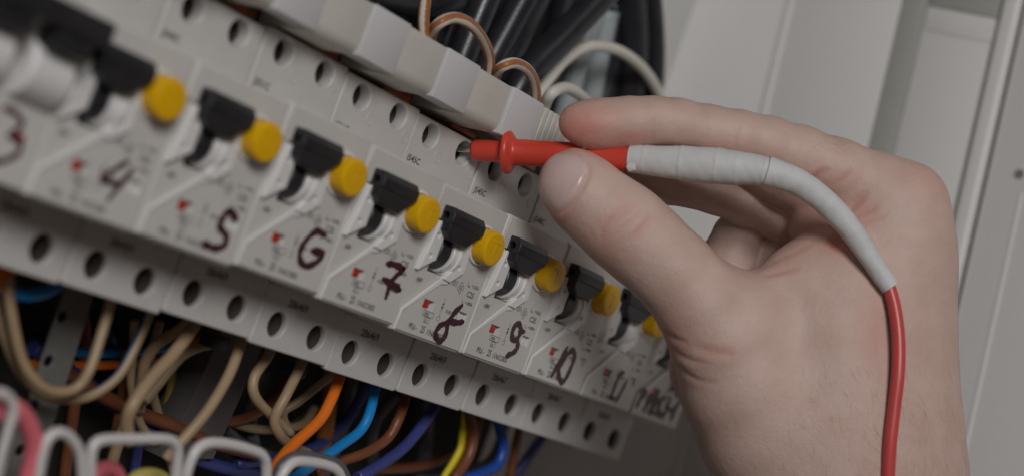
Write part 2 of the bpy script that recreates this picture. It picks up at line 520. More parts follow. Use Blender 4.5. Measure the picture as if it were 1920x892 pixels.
def build_meshes():
    D = {}
    win_red = (10.3, -13.4, 15.4, -10.8)
    win_pale = (28.7, -13.3, 33.0, -10.5)
    rect = lambda a: [(a[0], a[1]), (a[2], a[1]), (a[2], a[3]), (a[0], a[3])]
    slot = [(7.5, -2.9), (17.2, -2.9), (17.2, 10.2), (7.5, 10.2)]
    front = plate('housing', rrect(0.2, -22.6, 35.8, 22.5, 0.8), [slot, rect(win_red), rect(win_pale)], 0, -32, M_HOUSE, 0.55, res=3)
    rear = box('housing', (0.3, -39.2, -60), (35.7, 39.2, -32.2), M_TERM, 0.3)
    D['housing'] = join_meshes('housing', [front, rear])
    sharpen(D['housing'], 38)
    up = plate('terminal_cover', rrect(0.2, 22.3, 35.8, 40.1, 1.0), [circle(9, 35.4, 3.75, 40), circle(27, 35.4, 3.75, 40)], TW, TW-4.6, M_TERM, 0.45, res=3)
    lo = plate('terminal_cover', rrect(0.2, -40.3, 35.8, -22.5, 1.0), [circle(9, -33.3, 3.75, 40), circle(27, -33.3, 3.75, 40)], TW, TW-2.2, M_TERM, 0.45, res=3)
    D['up'], D['lo'] = up, lo
    D['clamp_up'] = plate('clamp_chamber', rrect(0.3, 22.4, 35.7, 39.9, 0.8), [circle(9, 35.4, 4.25, 28), circle(27, 35.4, 4.25, 28)], TW-4.7, -31.9, M_CHAMBER, 0.1)
    D['clamp_lo'] = plate('clamp_chamber', rrect(0.3, -40.0, 35.7, -22.5, 0.8), [circle(9, -33.3, 4.25, 28), circle(27, -33.3, 4.25, 28)], TW-2.3, -31.9, M_CHAMBER, 0.1)
    D['ring'] = [seg_circle(x, v, 1.45, 1.9, TW-0.05, TW+0.14, M_TERM, 'moulded_ring', 0.5) for x, v in ((15.7, 30.8), (33.2, 30.8), (15.9, -30.0), (33.4, -30.3))]
    scr = []
    for x, v in ((9, 35.4), (27, 35.4), (9, -33.3), (27, -33.3)):
        V, F = [], []
        a = rng.random()*3
        head = lathe('terminal_screw', (x, v, -31.5), (0, 0, 1), [(0, 3.3), (2.4, 3.3), (2.9, 2.9)], M_SCREW, 20)
        ca, sa = math.cos(a), math.sin(a)
        line_quads([((x-2.8*ca, v-2.8*sa), (x+2.8*ca, v+2.8*sa))], 0.8, -28.55, V, F)
        slotm = mesh_from('slot', V, F, M_VOID)
        scr.append(join_meshes('terminal_screw', [head, slotm]))
    D['screw'] = scr
    pl = [(0.7, -21.9), (35.3, -21.9), (35.3, 21.8), (0.7, 21.8), (0.7, 12.4), (23.2, 12.4), (23.2, -0.4), (17.6, -4.4), (14.0, -4.4), (1.3, -16.3)]
    D['plate'] = plate('front_plate', pl, [rect(win_red), rect(win_pale)], 0.6, -0.1, M_HOUSE, 0.22)
    L = plate('toggle_surround', [(3.2, 11.6), (5.0, 12.3), (7.4, 9.3), (7.5, 0.7), (1.0, -3.7), (2.2, 3.0)], [circle(4.7, 7.7, 0.72, 14), circle(4.2, 1.4, 0.72, 14)], 1.7, -0.4, M_SURR, 0.3)
    Rr = plate('toggle_surround', [(16.9, 7.4), (20.4, 9.9), (22.0, 9.2), (22.7, 0.3), (17.6, -3.8), (14.0, -3.5), (16.4, -0.6)], [circle(19.7, 7.5, 0.72, 14), circle(19.5, 1.3, 0.72, 14)], 1.7, -0.4, M_SURR, 0.3)
    floor_ = box('toggle_surround', (7.5, -2.9, -14), (17.2, 10.2, -12), M_SURR, 0)
    cradle = lathe('toggle_surround', (13.3, 3.9, -3.4), (1, 0, 0), [(0, 5.8), (0.3, 6.1), (3.2, 6.1), (3.7, 6.4)], M_SURR, 48)
    rim = lathe('toggle_surround', (13.0, 3.9, -3.4), (1, 0, 0), [(3.0, 6.2), (3.2, 6.6), (4.1, 6.6), (4.4, 6.2)], M_SURR, 48)
    D['ridge'] = plate('moulded_ridge', [(17.6, -3.9), (14.0, -3.4), (0.75, -15.9), (0.55, -22.2), (1.35, -22.2), (1.6, -16.4), (14.6, -5.2), (17.9, -4.5)], [], 1.05, 0.3, M_SURR, 0.2)  # brighter plastic also puts the ridge's highlight into its colour
    D['surround'] = join_meshes('toggle_surround', [L, Rr, floor_, cradle, rim])
    sharpen(D['surround'], 38)
    D['voids'] = join_meshes('pin_hole_shade', [mesh_from('p', [(x, v, -0.1) for x, v in circle(cx, cy, 0.95, 12)], [tuple(range(12))], M_VOID) for cx, cy in ((4.7, 7.7), (4.2, 1.4), (19.7, 7.5), (19.5, 1.3))])
    bar = plate('bar', [(-0.8, 13.4), (0.6, 16.8), (3.6, 16.8), (5.2, 15.0), (5.2, 12.2), (4.2, 11.4), (-0.2, 11.3)], [circle(2.1, 13.9, 1.1, 18)], 20.6, 3.9, M_BLACK, 0.3, axis='u')
    web = plate('web', [(4.1, 12.2), (20.4, 12.2), (15.0, 7.2), (7.4, 7.2), (4.2, 9.4)], [], 4.9, 0.2, M_BLACK, 0.35)
    drum = lathe('drum', (7.6, 3.9, -3.4), (1, 0, 0), [(0, 5.1), (0.3, 5.5), (5.0, 5.5), (5.3, 5.1)], M_BLACK, 56)
    D['toggle'] = join_meshes('toggle_handle', [bar, web, drum])
    sharpen(D['toggle'], 32)
    ctr = (26.9, 10.3)
    D['collar'] = lathe('button_collar', (*ctr, 0.3), (0, 0, 1), [(0, 6.2), (1.0, 6.2), (1.3, 5.9), (1.3, 5.5), (0.6, 5.4)], M_SURR, 40)
    D['button'] = lathe('test_button', (*ctr, 0.6), (0, 0, 1), [(0, 5.25), (4.6, 5.25), (5.2, 5.05), (5.5, 4.6), (5.55, 4.0)], M_YELLOW, 48)
    t1 = box('letter', (ctr[0]-2.0, ctr[1]+1.9, 6.05), (ctr[0]+2.0, ctr[1]+2.5, 6.3), M_YELLOW, 0.08)
    t2 = box('letter', (ctr[0]-0.3, ctr[1]-2.6, 6.05), (ctr[0]+0.3, ctr[1]+2.0, 6.27), M_YELLOW, 0.08)
    D['letter'] = join_meshes('raised_letter', [t1, t2], M_YELLOW)
    D['flag'] = box('status_flag', (10.4, -13.3, -1.6), (13.5, -10.9, 0.25), M_RED_FLAG, 0.2)
    D['flag2'] = box('flag_backing', (10.3, -13.4, -3.0), (15.4, -10.8, -1.7), M_WHITE_FLAG, 0.1)
    D['pale'] = box('label_window', (28.7, -13.3, -2.0), (33.0, -10.5, -0.5), M_WHITE_FLAG, 0.15)
    z = 0.64
    txt = [('-230V', 2.9, -6.6, 1.5, 0.85), ('I', 27.6, -2.6, 1.7, 0.9), ('\u0394n', 28.2, -2.8, 1.0, 0.9), ('= 0,03A', 30.0, -2.6, 1.55, 0.72),
           ('C25', 28.9, -5.6, 2.5, 0.88), ('I', 27.6, -7.9, 1.6, 0.9), ('cn', 28.2, -8.1, 1.0, 0.9), ('= 6000A', 29.6, -7.9, 1.5, 0.72),
           ('RCBO', 21.9, -12.4, 1.4, 0.8), ('0000', 12.3, -15.2, 1.3, 0.85), ('I,0', 13.6, -17.0, 1.2, 0.85),
           ('PFL6 -', 7.2, -20.4, 2.3, 0.72), ('25', 13.2, -20.4, 3.0, 0.72), ('/1N/C/003', 16.4, -20.4, 2.3, 0.85)]
    a = text_mesh('t', txt, z, M_INK)
    V, F = [], []
    def rect_line(x0, y0, x1, y1): line_quads([((x0, y0), (x1, y0)), ((x1, y0), (x1, y1)), ((x1, y1), (x0, y1)), ((x0, y1), (x0, y0))], 0.16, z+0.003, V, F)
    rect_line(11.6, -15.5, 16.9, -13.9); rect_line(13.2, -17.3, 15.6, -15.7)
    line_quads([((19.6, -8.3), (19.6, -10.6)), ((19.6, -12.0), (19.6, -14.0))], 0.16, z, V, F)
    for (y0, y1) in ((-10.6, -9.6), (-11.0, -12.4)):
        b = len(V); V += [(19.6, y1, z+0.002), (19.05, y0, z+0.002), (20.15, y0, z+0.002)]; F.append((b, b+1, b+2))
    c = circle(19.6, -14.8, 0.75, 14)
    line_quads(list(zip(c, c[1:]+c[:1])), 0.16, z, V, F)
    g = []
    for k in range(16):
        r = 1.75 if k % 4 in (0, 1) else 1.3
        g.append((24.9+r*0.85*math.cos(k*math.pi/8), -3.9+r*math.sin(k*math.pi/8)))
    line_quads(list(zip(g, g[1:]+g[:1])), 0.18, z, V, F)
    line_quads([((24.4, -3.3), (25.4, -3.3)), ((24.4, -3.9), (25.4, -3.9)), ((24.4, -4.5), (25.4, -4.5)), ((24.4, -3.3), (24.4, -4.5)), ((25.4, -3.3), (25.4, -4.5))], 0.18, z, V, F)
    rect_line(20.1, -3.9, 22.6, -2.5)
    line_quads([((20.8, -3.7), (20.8, -2.7)), ((21.5, -3.7), (21.5, -2.7)), ((22.0, -3.2), (22.4, -3.2))], 0.25, z, V, F)
    D['print'] = join_meshes('printed_marking', [a, mesh_from('l', V, F, M_INK)], M_INK)
    for k in D: pass
    return D

def term_print(low, up):
    return (text_mesh('part_number', [(low, 10.3, -27.4, 3.2, 0.92)], TW+0.05, M_INK),
            text_mesh('wire_code', [(up, 1.9, 25.9, 2.7, 0.98)], TW+0.05, M_INK))

D = build_meshes()
P69 = term_print('286469', 'J545C')
P67 = term_print('286467', 'J548C')
P69L = text_mesh('wire_code', [('J551C', 1.9, 24.2, 2.7, 0.98)], TW+0.05, M_INK)
SHIFT = {5: (0, 0), 6: (0.35, 1.1), 7: (0, 0.3), 8: (-0.7, -0.6), 9: (0, -0.3), 10: (0.4, 0), 11: (0, 0.1), 12: (0, 0), 4: (-0.3, -0.4)}
GROUP = 'circuit breakers in the row'
BREAKER_LABEL = {
    4: 'blurred white circuit breaker with handwritten four, next to the black link bar',
    5: 'blurred white circuit breaker with handwritten five shaped like an S',
    6: 'white circuit breaker with handwritten six shaped like a G',
    7: 'white circuit breaker with handwritten crossed seven',
    8: 'sharply focused white circuit breaker with handwritten open eight',
    9: 'sharply focused white circuit breaker with handwritten nine',
    10: 'white circuit breaker with handwritten ten, partly behind the thumb',
    11: 'white circuit breaker with thin handwritten eleven, shaded by the hand',
    12: 'white circuit breaker at the far end of the row, scrawled PF2 CV in marker'}
parts = [('housing', D['housing']), ('terminal_cover', D['up']), ('terminal_cover', D['lo']), ('clamp_chamber', D['clamp_up']), ('clamp_chamber', D['clamp_lo']), ('front_plate', D['plate']),
         ('toggle_surround', D['surround']), ('moulded_ridge', D['ridge']), ('pin_hole_shade', D['voids']), ('toggle_handle', D['toggle']), ('button_collar', D['collar']),
         ('status_flag', D['flag']), ('flag_backing', D['flag2']), ('label_window', D['pale']), ('printed_marking', D['print'])]
parts += [('moulded_ring', m) for m in D['ring']] + [('terminal_screw', m) for m in D['screw']]
for k in range(4, 13):
    du, dv = SHIFT[k]
    root = empty('circuit_breaker', W(((k-8)*36+du, dv, rng.uniform(-0.15, 0.15))),
                 BREAKER_LABEL[k], 'circuit breaker', GROUP)
    for nm, me in parts:
        link(nm, me, root)
    btn = link('test_button', D['button'], root)
    link('raised_letter', D['letter'], btn)
    link('part_number', (P69 if k <= 9 else P67)[0], root)
    link('wire_code', P69L if k in (6, 7) else (P69 if k <= 9 else P67)[1], root)
    link('handwritten_number' if k < 12 else 'handwritten_note', marker_mesh('handwritten_number', STROKES[k], {12: 1.6, 4: 1.6, 10: 2.1, 11: 1.7}.get(k, 2.05), 1.07 if k == 12 else 0.66), root)

# the narrow breakers at the near end, their toggles tied by one black bar
root = empty('linked_breaker', W((-198.3, 0, 0)), 'white three-pole breaker marked 3, its toggles joined by a long black bar', 'circuit breaker', GROUP)
slots3 = [[(x+2.2, -2.6), (x+15.6, -2.6), (x+15.6, 11), (x+2.2, 11)] for x in (0, 18, 36)]
link('housing', plate('housing', rrect(0.14, -22.6, 53.9, 22.5, 0.8), slots3+[[(46.6, -13.0), (49.4, -13.0), (49.4, -10.6), (46.6, -10.6)]], 0.3, -32, M_HOUSE, 0.55, res=3), root)
link('housing', box('housing', (0.3, -39.2, -60), (53.7, 39.2, -32.2), M_TERM, 0.3), root)
for nm, v0, v1, vc in (('terminal_cover', 22.3, 40.1, 35.4), ('terminal_cover', -40.3, -22.5, -33.3)):
    link(nm, plate(nm, rrect(0.14, v0, 53.9, v1, 1.0), [circle(x, vc, 3.75, 32) for x in (9, 27, 45)], TW, -30, M_TERM, 0.45, res=3), root)
for x in (0, 18, 36):
    link('toggle_barrel', lathe('toggle_barrel', (x+2.9, 3.9, -1.5), (1, 0, 0), [(0, 7.0), (0.8, 7.9), (12.0, 7.9), (12.8, 7.0)], M_SURR, 48), root)
    link('toggle_handle', box('toggle_handle', (x+3.2, 9.2, 3.2), (x+14.2, 15.5, 10.0), M_BLACK, 0.8), root)
link('link_bar', box('link_bar', (-8, 13.6, 5.4), (53.4, 19.6, 11.0), M_BLACK, 0.8), root)
link('status_flag', box('status_flag', (46.6, -13.0, -1.2), (49.4, -10.6, 0.1), M_RED_FLAG, 0.2), root)
link('handwritten_number', marker_mesh('handwritten_number', [[(p[0]+36.3, p[1]) for p in s] for s in STROKES[3]], 1.5, 0.36), root)

# ================================================================ TERMINAL STRIP ABOVE THE ROW
strip = empty('terminal_strip', W((0, 44, -24)), 'strip of alternating white and cream plastic blocks above the breakers', 'terminal strip')
so = -Vector(W((0, 44, -24)))
def strip_part(name, me):
    o = link(name, me, strip); o.location = so; return o
def cream_block(u0, u1, jit):
    # side profile in (w, v): rounded lower front edge
    P = [(-6.6+jit, 57.9), (-6.6+jit, 46.5)]
    for k in range(1, 6):
        a = math.radians(90*k/5)
        P.append((-6.6+jit-3.8*(1-math.cos(a)), 46.5-3.8*math.sin(a)))
    P += [(-27, 41.8), (-27, 57.9)]
    return plate('cream_block', P, [], u1, u0, M_BCREAM, 0.35, axis='u')
for k in range(-4, 2):
    b = 36*k+25.3
    strip_part('white_block', box('white_block', (b-1.1, 43.3, -14.5), (b+15.6, 58.3, -5.6+rng.uniform(-0.2, 0.2)), M_BWHITE, 0.35))
    if k < 1:
        strip_part('cream_block', cream_block(b+15.85, b+34.6, rng.uniform(-0.25, 0.25)))
for k in range(6):
    strip_part('end_rib', plate('end_rib', [(-6.6, 58), (-6.6, 46), (-8, 43.4), (-24, 43.4), (-24, 58)], [], 43.6+k*2.9, 41.1+k*2.9, M_BCREAM, 0.3, axis='u'))
strip_part('copper_busbar', box('copper_busbar', (-150, 41.2, -30.5), (60, 45.4, -27.8), M_COPPER, 0.3))
for k in range(-4, 2):
    b = 36*k+25.3
    strip_part('busbar_tooth', box('busbar_tooth', (b-4.0, 40.9, -24.5), (b+9.5, 44.2, -21.5), M_COPPER, 0.3))
strip_part('strip_body', box('strip_body', (-150, 45.6, -44), (58, 57.0, -27.4), M_DUCT, 0.4))

# ================================================================ WIRES
def wire(name, label, cat, pts, r, m, group=None, seg=14, twist=0.0, n=8):
    me = tube(name, pts, r, m, seg=seg, twist=twist, n=n)
    c = Vector(W(pts[0]))
    for v in me.vertices: v.co -= c
    o = link(name, me, None, label, cat, group, loc=c)
    return o
def path(px, w):
    if np.isscalar(w): w = [w]*len(px)
    if len(w) != len(px): w = np.interp(np.linspace(0, 1, len(px)), np.linspace(0, 1, len(w)), w)
    return [at(x, y, q) for (x, y), q in zip(px, w)]

GL = 'white wires with brown stripe above the terminal strip'
def loop_wire(label, px, w, r, m, twist=0.0):
    wire('looped_wire', label, 'wire', path(px, w), r, m, GL, twist=twist, n=10)
loop_wire('brown striped white wire running straight up off the frame top', [(797, 75), (794, 40), (797, 5), (803, -40)], -17, 1.75, M_BRNWHT)
loop_wire('largest arch of brown striped white wire above the cream block', [(806, 92), (809, 66), (824, 44), (852, 34), (882, 46), (905, 74), (917, 104), (916, 135), (912, 160)], [-24, -12, -11, -17, -22], 1.72, M_BRNWHT, 0.02)
loop_wire('smaller arch of brown striped white wire beside the larger arch', [(924, 165), (932, 136), (946, 123), (966, 119), (988, 130), (1001, 152), (1005, 182), (1002, 210)], [-22, -13, -12, -17, -22], 1.75, M_BRNWHT, 0.03)
wire('looped_wire', 'small cream wire arch just above the index fingertip', 'wire', path([(1015, 225), (1022, 196), (1036, 174), (1060, 165), (1084, 176), (1104, 196), (1130, 230)], [-30, -24, -30, -45]), 2.0, M_CREAMW, GL, n=10)
wire('looped_wire', 'long white wire arch passing in front of the black cables', 'wire', path([(1000, 195), (1022, 158), (1055, 117), (1090, 92), (1125, 87), (1165, 98), (1202, 126), (1230, 165), (1252, 215)], [-45, -48, -52, -58]), 2.1, M_CREAMW, GL, n=10)

GC = 'thick black cables rising behind the terminal strip'
def cable(label, px, w, r, m=None, seg=20):
    wire('thick_cable', label, 'cable', path(px, w), r, m or M_CABLE, GC, seg=seg)
cable('black cable leaning right behind the largest striped arch', [(800, 290), (838, 180), (880, 70), (925, -40)], -42, 4.9)
cable('black cable with grey sheen between the two striped arches', [(850, 260), (905, 140), (950, 55), (1005, -45)], -46, 5.0)
cable('black cable slanting up right above the small striped arch', [(930, 260), (980, 150), (1055, 70), (1150, -30)], -42, 5.2)
cable('dark cable crossing the top edge left of the striped arches', [(690, -10), (790, 8), (860, 0), (900, -30)], -55, 4.5)
cable('black upright cable left of the white cabinet wall, inner one', [(1150, 300), (1178, 190), (1187, 100), (1183, 0), (1170, -60)], -64, 5.9)
cable('black upright cable running directly along the white cabinet wall', [(1205, 300), (1222, 200), (1228, 100), (1222, 0), (1212, -60)], -62, 4.0)
cable('silvery grey cable behind the long white arch', [(1030, 330), (1062, 200), (1090, 90), (1118, 20), (1150, -60)], -66, 4.2, M_GREYCABLE)
cable('second silvery grey cable, deeper behind the long white arch', [(1075, 330), (1100, 220), (1118, 120), (1140, 20)], -70, 4.6, M_GREYCABLE)
cable('grey black cable low behind the long white arch', [(1090, 330), (1128, 200), (1150, 110), (1152, 0)], -71, 5.4)
cable('black cable deep behind the small striped arch', [(960, 280), (1010, 170), (1050, 60), (1075, -40)], -70, 6.0)
cable('black cable deep between the leaning black cables', [(870, 280), (930, 140), (985, 20), (1020, -50)], -70, 6.5)
cable('black cable deep behind the top left wire', [(760, 200), (800, 60), (850, -60)], -68, 8)

GW = 'wires hanging below the breaker row'
def low(label, px, w, r, m, twist=0.0):
    wire('hanging_wire', label, 'wire', path(px, np.array(w)-3.0), r*0.94, m, GW, twist=twist)
low('tan wire hanging in a deep loop over the perforated strip', [(18, 520), (18, 567), (38, 663), (66, 712), (101, 733), (142, 727), (168, 692), (188, 633), (207, 566), (215, 520)], [-30, -26, -24, -28], 1.55, M_TAN)
low('tan wire with blue stripe in the wider loop below the tan one', [(-18, 520), (-4, 590), (28, 680), (66, 729), (111, 747), (167, 742), (218, 708), (250, 656), (281, 585), (292, 540)], [-36, -34, -30, -32], 1.5, M_TANBLUE, 0.015)
low('thick tan wire slanting down left to a bent end', [(378, 570), (362, 612), (324, 664), (284, 708), (250, 756), (238, 790), (243, 830)], [-30, -24, -20, -22], 1.95, M_TAN)
low('dull tan wire curving behind the thick slanting tan wire', [(370, 590), (334, 619), (294, 645), (273, 676), (266, 716), (262, 770)], [-40, -44, -48], 1.8, M_TAN)
low('tan wire with pale worn middle reaching the white bent wire', [(458, 600), (450, 646), (427, 706), (386, 773), (337, 830), (310, 860)], [-30, -22, -18, -20], 1.7, M_TAN)
low('tan wire kinked sharply right of the worn tan wire', [(517, 610), (506, 660), (477, 706), (478, 742), (508, 777), (545, 812)], [-30, -26, -24, -26], 1.65, M_TAN)
low('tan wire with blue stripe bending under the kinked tan wire', [(578, 640), (564, 684), (537, 739), (515, 784), (525, 815), (545, 833), (580, 850)], [-30, -22, -22, -28], 1.7, M_TANBLUE, 0.01)
low('dim tan wire curling behind the orange wire', [(640, 690), (605, 716), (560, 752), (532, 772), (541, 800), (572, 790), (590, 760)], [-42, -48, -50], 1.5, M_TAN)
low('orange wire hanging from the row and turning down left', [(645, 670), (637, 706), (619, 752), (598, 788), (551, 832), (522, 866), (500, 905)], [-30, -22, -18, -10], 1.9, M_ORANGE)
low('sky blue wire hanging beside the orange wire', [(709, 700), (703, 730), (692, 776), (674, 808), (638, 835), (593, 866), (545, 900)], [-30, -22, -20, -14], 1.75, M_BLUE)
low('brown wire hanging between sky blue and navy wires', [(766, 715), (760, 747), (746, 787), (725, 822), (683, 849), (638, 864), (590, 885)], [-32, -26, -26, -30], 1.8, M_BROWN)
low('navy wire sweeping down left beside the brown wire', [(830, 725), (816, 759), (791, 798), (757, 838), (715, 869), (670, 895)], [-32, -26, -24], 2.0, M_NAVY)
low('yellow and green wire hanging beside a brown wire', [(872, 770), (867, 812), (860, 846), (830, 897)], [-34, -32], 1.55, M_YGREEN)
low('brown wire curving down right of the yellow and green wire', [(876, 750), (882, 784), (887, 818), (877, 857), (850, 897)], [-32, -28], 2.1, M_BROWN)
low('bright blue wire bent into a hook below the row', [(926, 760), (936, 798), (943, 838), (932, 870), (905, 885), (870, 897)], [-32, -28, -28], 2.0, M_DBLUE)
low('short brown wire between the two blue wires at right', [(982, 780), (972, 812), (955, 897)], [-34, -34], 1.7, M_BROWN)
low('blue wire slanting out from the right end of the row', [(1040, 795), (1014, 823), (962, 895)], [-38, -44], 1.9, M_NAVY)
low('thick blue wire at the left edge under the row', [(-20, 518), (0, 538), (40, 552), (70, 551), (98, 541), (120, 520)], [-34, -30, -34], 1.8, M_BLUE)
low('orange wire end at the left edge behind the thick blue wire', [(-30, 560), (0, 518), (20, 500)], -32, 2.4, M_ORANGE)
low('blue wire running level behind the tan loops', [(60, 650), (122, 658), (210, 662), (300, 655), (360, 640)], -62, 1.6, M_BLUE)
low('orange wire running level below the level blue wire', [(60, 682), (111, 684), (200, 684), (284, 676), (340, 656), (398, 622)], -61, 1.5, M_ORANGE)
low('navy wire slanting right behind the white bent wires', [(60, 650), (122, 690), (223, 764), (284, 812), (385, 866), (500, 890)], -60, 2.4, M_NAVY)
low('dark brown wire slanting right above the slanting navy wire', [(110, 690), (180, 735), (263, 774), (345, 805), (395, 828), (480, 850)], -56, 2.3, M_BROWN)
low('grey tan wire bending right under the terminals', [(420, 645), (380, 648), (340, 668), (300, 715), (270, 752)], -40, 1.6, M_TAN)
low('dim yellowish wire hanging upright behind the slanted duct', [(362, 640), (354, 690), (345, 740), (338, 800)], -64, 1.5, M_DIMY)
low('dim tan upright wire behind the thick slanting tan wire', [(252, 600), (250, 660), (246, 720), (262, 790), (290, 830)], -50, 1.4, M_TAN)
low('dark brown upright wire left of the white bent wires', [(240, 650), (233, 730), (222, 800), (205, 900)], -58, 2.2, M_BROWN)
low('brown wire strand down to the frame bottom left of centre', [(262, 720), (240, 780), (215, 850), (200, 900)], -50, 1.8, M_TAN)
low('dark wire hanging deep behind the navy wire', [(660, 640), (655, 720), (640, 800), (600, 900)], -66, 3.0, M_GREYW)
low('wide brown orange wire upright behind the orange wire', [(622, 650), (618, 740), (612, 800), (600, 860)], -60, 3.0, mat('rust_insulation', (0.34, 0.12, 0.02), 0.5))
low('dark wire hanging deep beside the yellow and green wire', [(800, 700), (800, 780), (790, 900)], -66, 3.2, M_GREYW)

GF = 'bent white wires in front at the bottom left'
def front(label, px, w, r, m):
    wire('bent_wire', label, 'wire', path(px, w), r, m, GF, n=8)
front('white bent wire cut off by the left edge', [(-40, 745), (-8, 735), (14, 742), (25, 765), (17, 800), (3, 850), (-8, 900)], 8, 1.25, M_WHITEW)
front('thick pink wire arching beside the left edge white wire', [(-30, 790), (5, 762), (33, 768), (54, 797), (64, 832), (61, 866), (50, 905)], 2, 2.35, M_PINK)
front('white wire arch rising between pink wire and first square bend', [(70, 900), (82, 840), (96, 815), (115, 810), (134, 822), (150, 850), (156, 905)], 4, 1.35, M_WHITEW)
front('white wire with square bend, left of the two square bends', [(168, 910), (171, 850), (178, 831), (198, 823), (255, 822), (308, 822), (326, 829), (333, 846), (331, 880), (327, 912)], 2, 1.42, M_WHITEW)
front('white wire with square bend, nearer the orange wire', [(344, 915), (353, 874), (368, 843), (391, 830), (430, 832), (478, 845), (494, 856), (499, 875), (499, 915)], 0, 1.5, M_WHITEW)
front('white wire arch lying over the lower end of the blue wire', [(516, 915), (532, 884), (548, 867), (570, 864), (612, 871), (634, 884), (645, 915)], -1, 1.55, M_WHITEW)
front('grey wire arch directly behind the white arch over the blue wire', [(508, 915), (526, 874), (546, 857), (572, 853), (616, 862), (640, 876), (655, 915)], -3.5, 1.5, M_GREYW)
front('small pink wire arch inside the first square bend', [(165, 915), (178, 886), (198, 876), (218, 884), (228, 915)], -12, 2.0, M_PINK)
front('small yellow wire arch inside the first square bend', [(238, 915), (256, 893), (282, 888), (305, 896), (314, 915)], -14, 1.8, M_YELW)

GD = 'dim wires deep under the row'
for k, (pts, w, r, m) in enumerate([
        ([(150, 560), (160, 640), (140, 760), (120, 900)], -66, 1.8, M_BROWN), ([(300, 600), (280, 690), (300, 790), (330, 900)], -64, 1.5, M_TAN),
        ([(420, 640), (400, 740), (440, 820), (520, 860)], -68, 2.0, M_GREYW), ([(560, 690), (500, 760), (430, 790), (330, 780)], -64, 1.8, M_BROWN),
        ([(690, 720), (640, 800), (560, 850), (440, 870)], -62, 1.9, M_NAVY), ([(740, 740), (700, 800), (700, 900)], -66, 2.2, M_GREYW),
        ([(900, 780), (880, 830), (800, 870), (700, 880)], -60, 1.8, M_BROWN), ([(330, 660), (318, 730), (300, 800)], -68, 1.3, M_DIMY),
        ([(500, 690), (470, 780), (490, 900)], -70, 2.4, M_GREYW), ([(200, 620), (235, 700), (260, 800), (250, 900)], -68, 1.6, M_NAVY),
        ([(600, 760), (540, 800), (460, 800), (380, 760)], -66, 1.5, M_TAN), ([(950, 790), (920, 860), (860, 890), (780, 895)], -64, 1.7, M_GREYW)]):
    wire('hanging_wire', ['dim brown wire deep behind the perforated strip', 'dim tan wire deep behind the first square bend', 'dim grey wire deep behind the slanted duct',
         'dim brown wire crossing deep behind the kinked tan wire', 'dim navy wire deep behind the orange and sky blue wires', 'dim grey wire deep behind the brown wire',
         'dim brown wire deep under the yellow and green wire', 'dim yellow wire deep behind the dull tan wire', 'dim grey wire deep below the worn tan wire',
         'dim navy wire deep behind the tan loops', 'dim tan wire crossing deep behind the orange wire', 'dim grey wire deep behind the bright blue hook'][k], 'wire', path(pts, w), r, m, GD)

# perforated strip and slanted duct behind the lower wires
def px_plate(name, quad, holes, w, th, m, hr):
    q = [at(x, y, w) for x, y in quad]
    hs = [circle(*at(x, y, w)[:2], hr, 20) for x, y in holes]
    return plate(name, [(p[0], p[1]) for p in q], hs, w, w-th, m, 0.25)
hl = [(117.6-26.4*k, 593.5+83.3*k) for k in range(-2, 4)]
link('perforated_strip', px_plate('perforated_strip', [(168, 400), (225, 400), (69, 895), (7, 895)], hl, -44, 0.8, M_STRIP, 1.6), None,
     'grey perforated metal strip standing upright behind the tan loops', 'metal strip')
link('cable_duct', px_plate('cable_duct', [(430, 590), (520, 590), (400, 860), (310, 860)], [], -58, 12, M_DUCT, 1), None,
     'grey slanted cable duct board behind the worn tan wire', 'cable duct')
for k, (x0, y0) in enumerate(((400, 640), (548, 690))):
    p = at(x0, y0, -36)
    link('wire_ferrule', box('wire_ferrule', (p[0]-3, p[1]-2, -39), (p[0]+4, p[1]+2.5, -33), M_BLACK, 0.6), None,
         ['black wire sleeve under the terminals beside the grey tan wire', 'black wire sleeve under the terminals beside the kinked tan wire'][k], 'wire sleeve', 'black sleeves under the row')
# mounting rail that carries the breakers
rail = empty('mounting_rail', W((0, 0, -70)), 'steel mounting rail running behind the whole breaker row', 'rail')
o = link('rail_web', box('rail_web', (-330, -17, -74), (196, 17, -72), M_STRIP, 0.2), rail); o.location = -Vector(W((0, 0, -70)))
for s in (-1, 1):
    o = link('rail_flange', box('rail_flange', (-330, min(13*s, 17.4*s), -71.9), (196, max(13*s, 17.4*s), -61), M_STRIP, 0.2), rail); o.location = -Vector(W((0, 0, -70)))

# ================================================================ TEST PROBE
probe = empty('test_probe', W(deep(885, 281, 576)), 'red test probe with taped handle and red lead, touching a terminal', 'test probe')
po = -Vector(W(deep(885, 281, 576)))
def pp(name, me, parent=probe):
    o = link(name, me, parent)
    if parent is probe: o.location = po
    return o
A0 = deep(885, 281, 576.0)
A1 = deep(1190, 298, 563.0)
ax = A1-A0
La = np.linalg.norm(ax); ax /= La
S = La/305.0                                    # mm along the axis per photograph pixel
pp('metal_tip', lathe('metal_tip', A0-ax*6.5, ax, [(0, 0.15), (1.2, 0.75), (2.0, 0.95), (8, 0.95)], M_TIP, 20))
red = [(-0.2, 1.3), (0.0, 2.6), (0.6, 3.15), (1.4, 3.3), (52*S, 3.45), (58*S, 3.6), (61*S, 5.6), (63*S, 6.5), (66*S, 6.85), (71*S, 6.85), (75*S, 6.4), (78*S, 5.2),
       (81*S, 4.3), (86*S, 4.05), (130*S, 3.95), (200*S, 3.9), (260*S, 3.9), (312*S, 3.9)]
body = pp('probe_body', lathe('probe_body', A0, ax, red, M_PROBE, 40, auto=50))
# parting line of the moulding
pts = [A0+ax*s*S-DOWN*(4.02 if s > 80 else 3.4)*0.93-FWD*1.3 for s in (90, 130, 180)]
pp('mould_line', tube('mould_line', pts, 0.12, M_PROBE, seg=6, smooth=False), body)

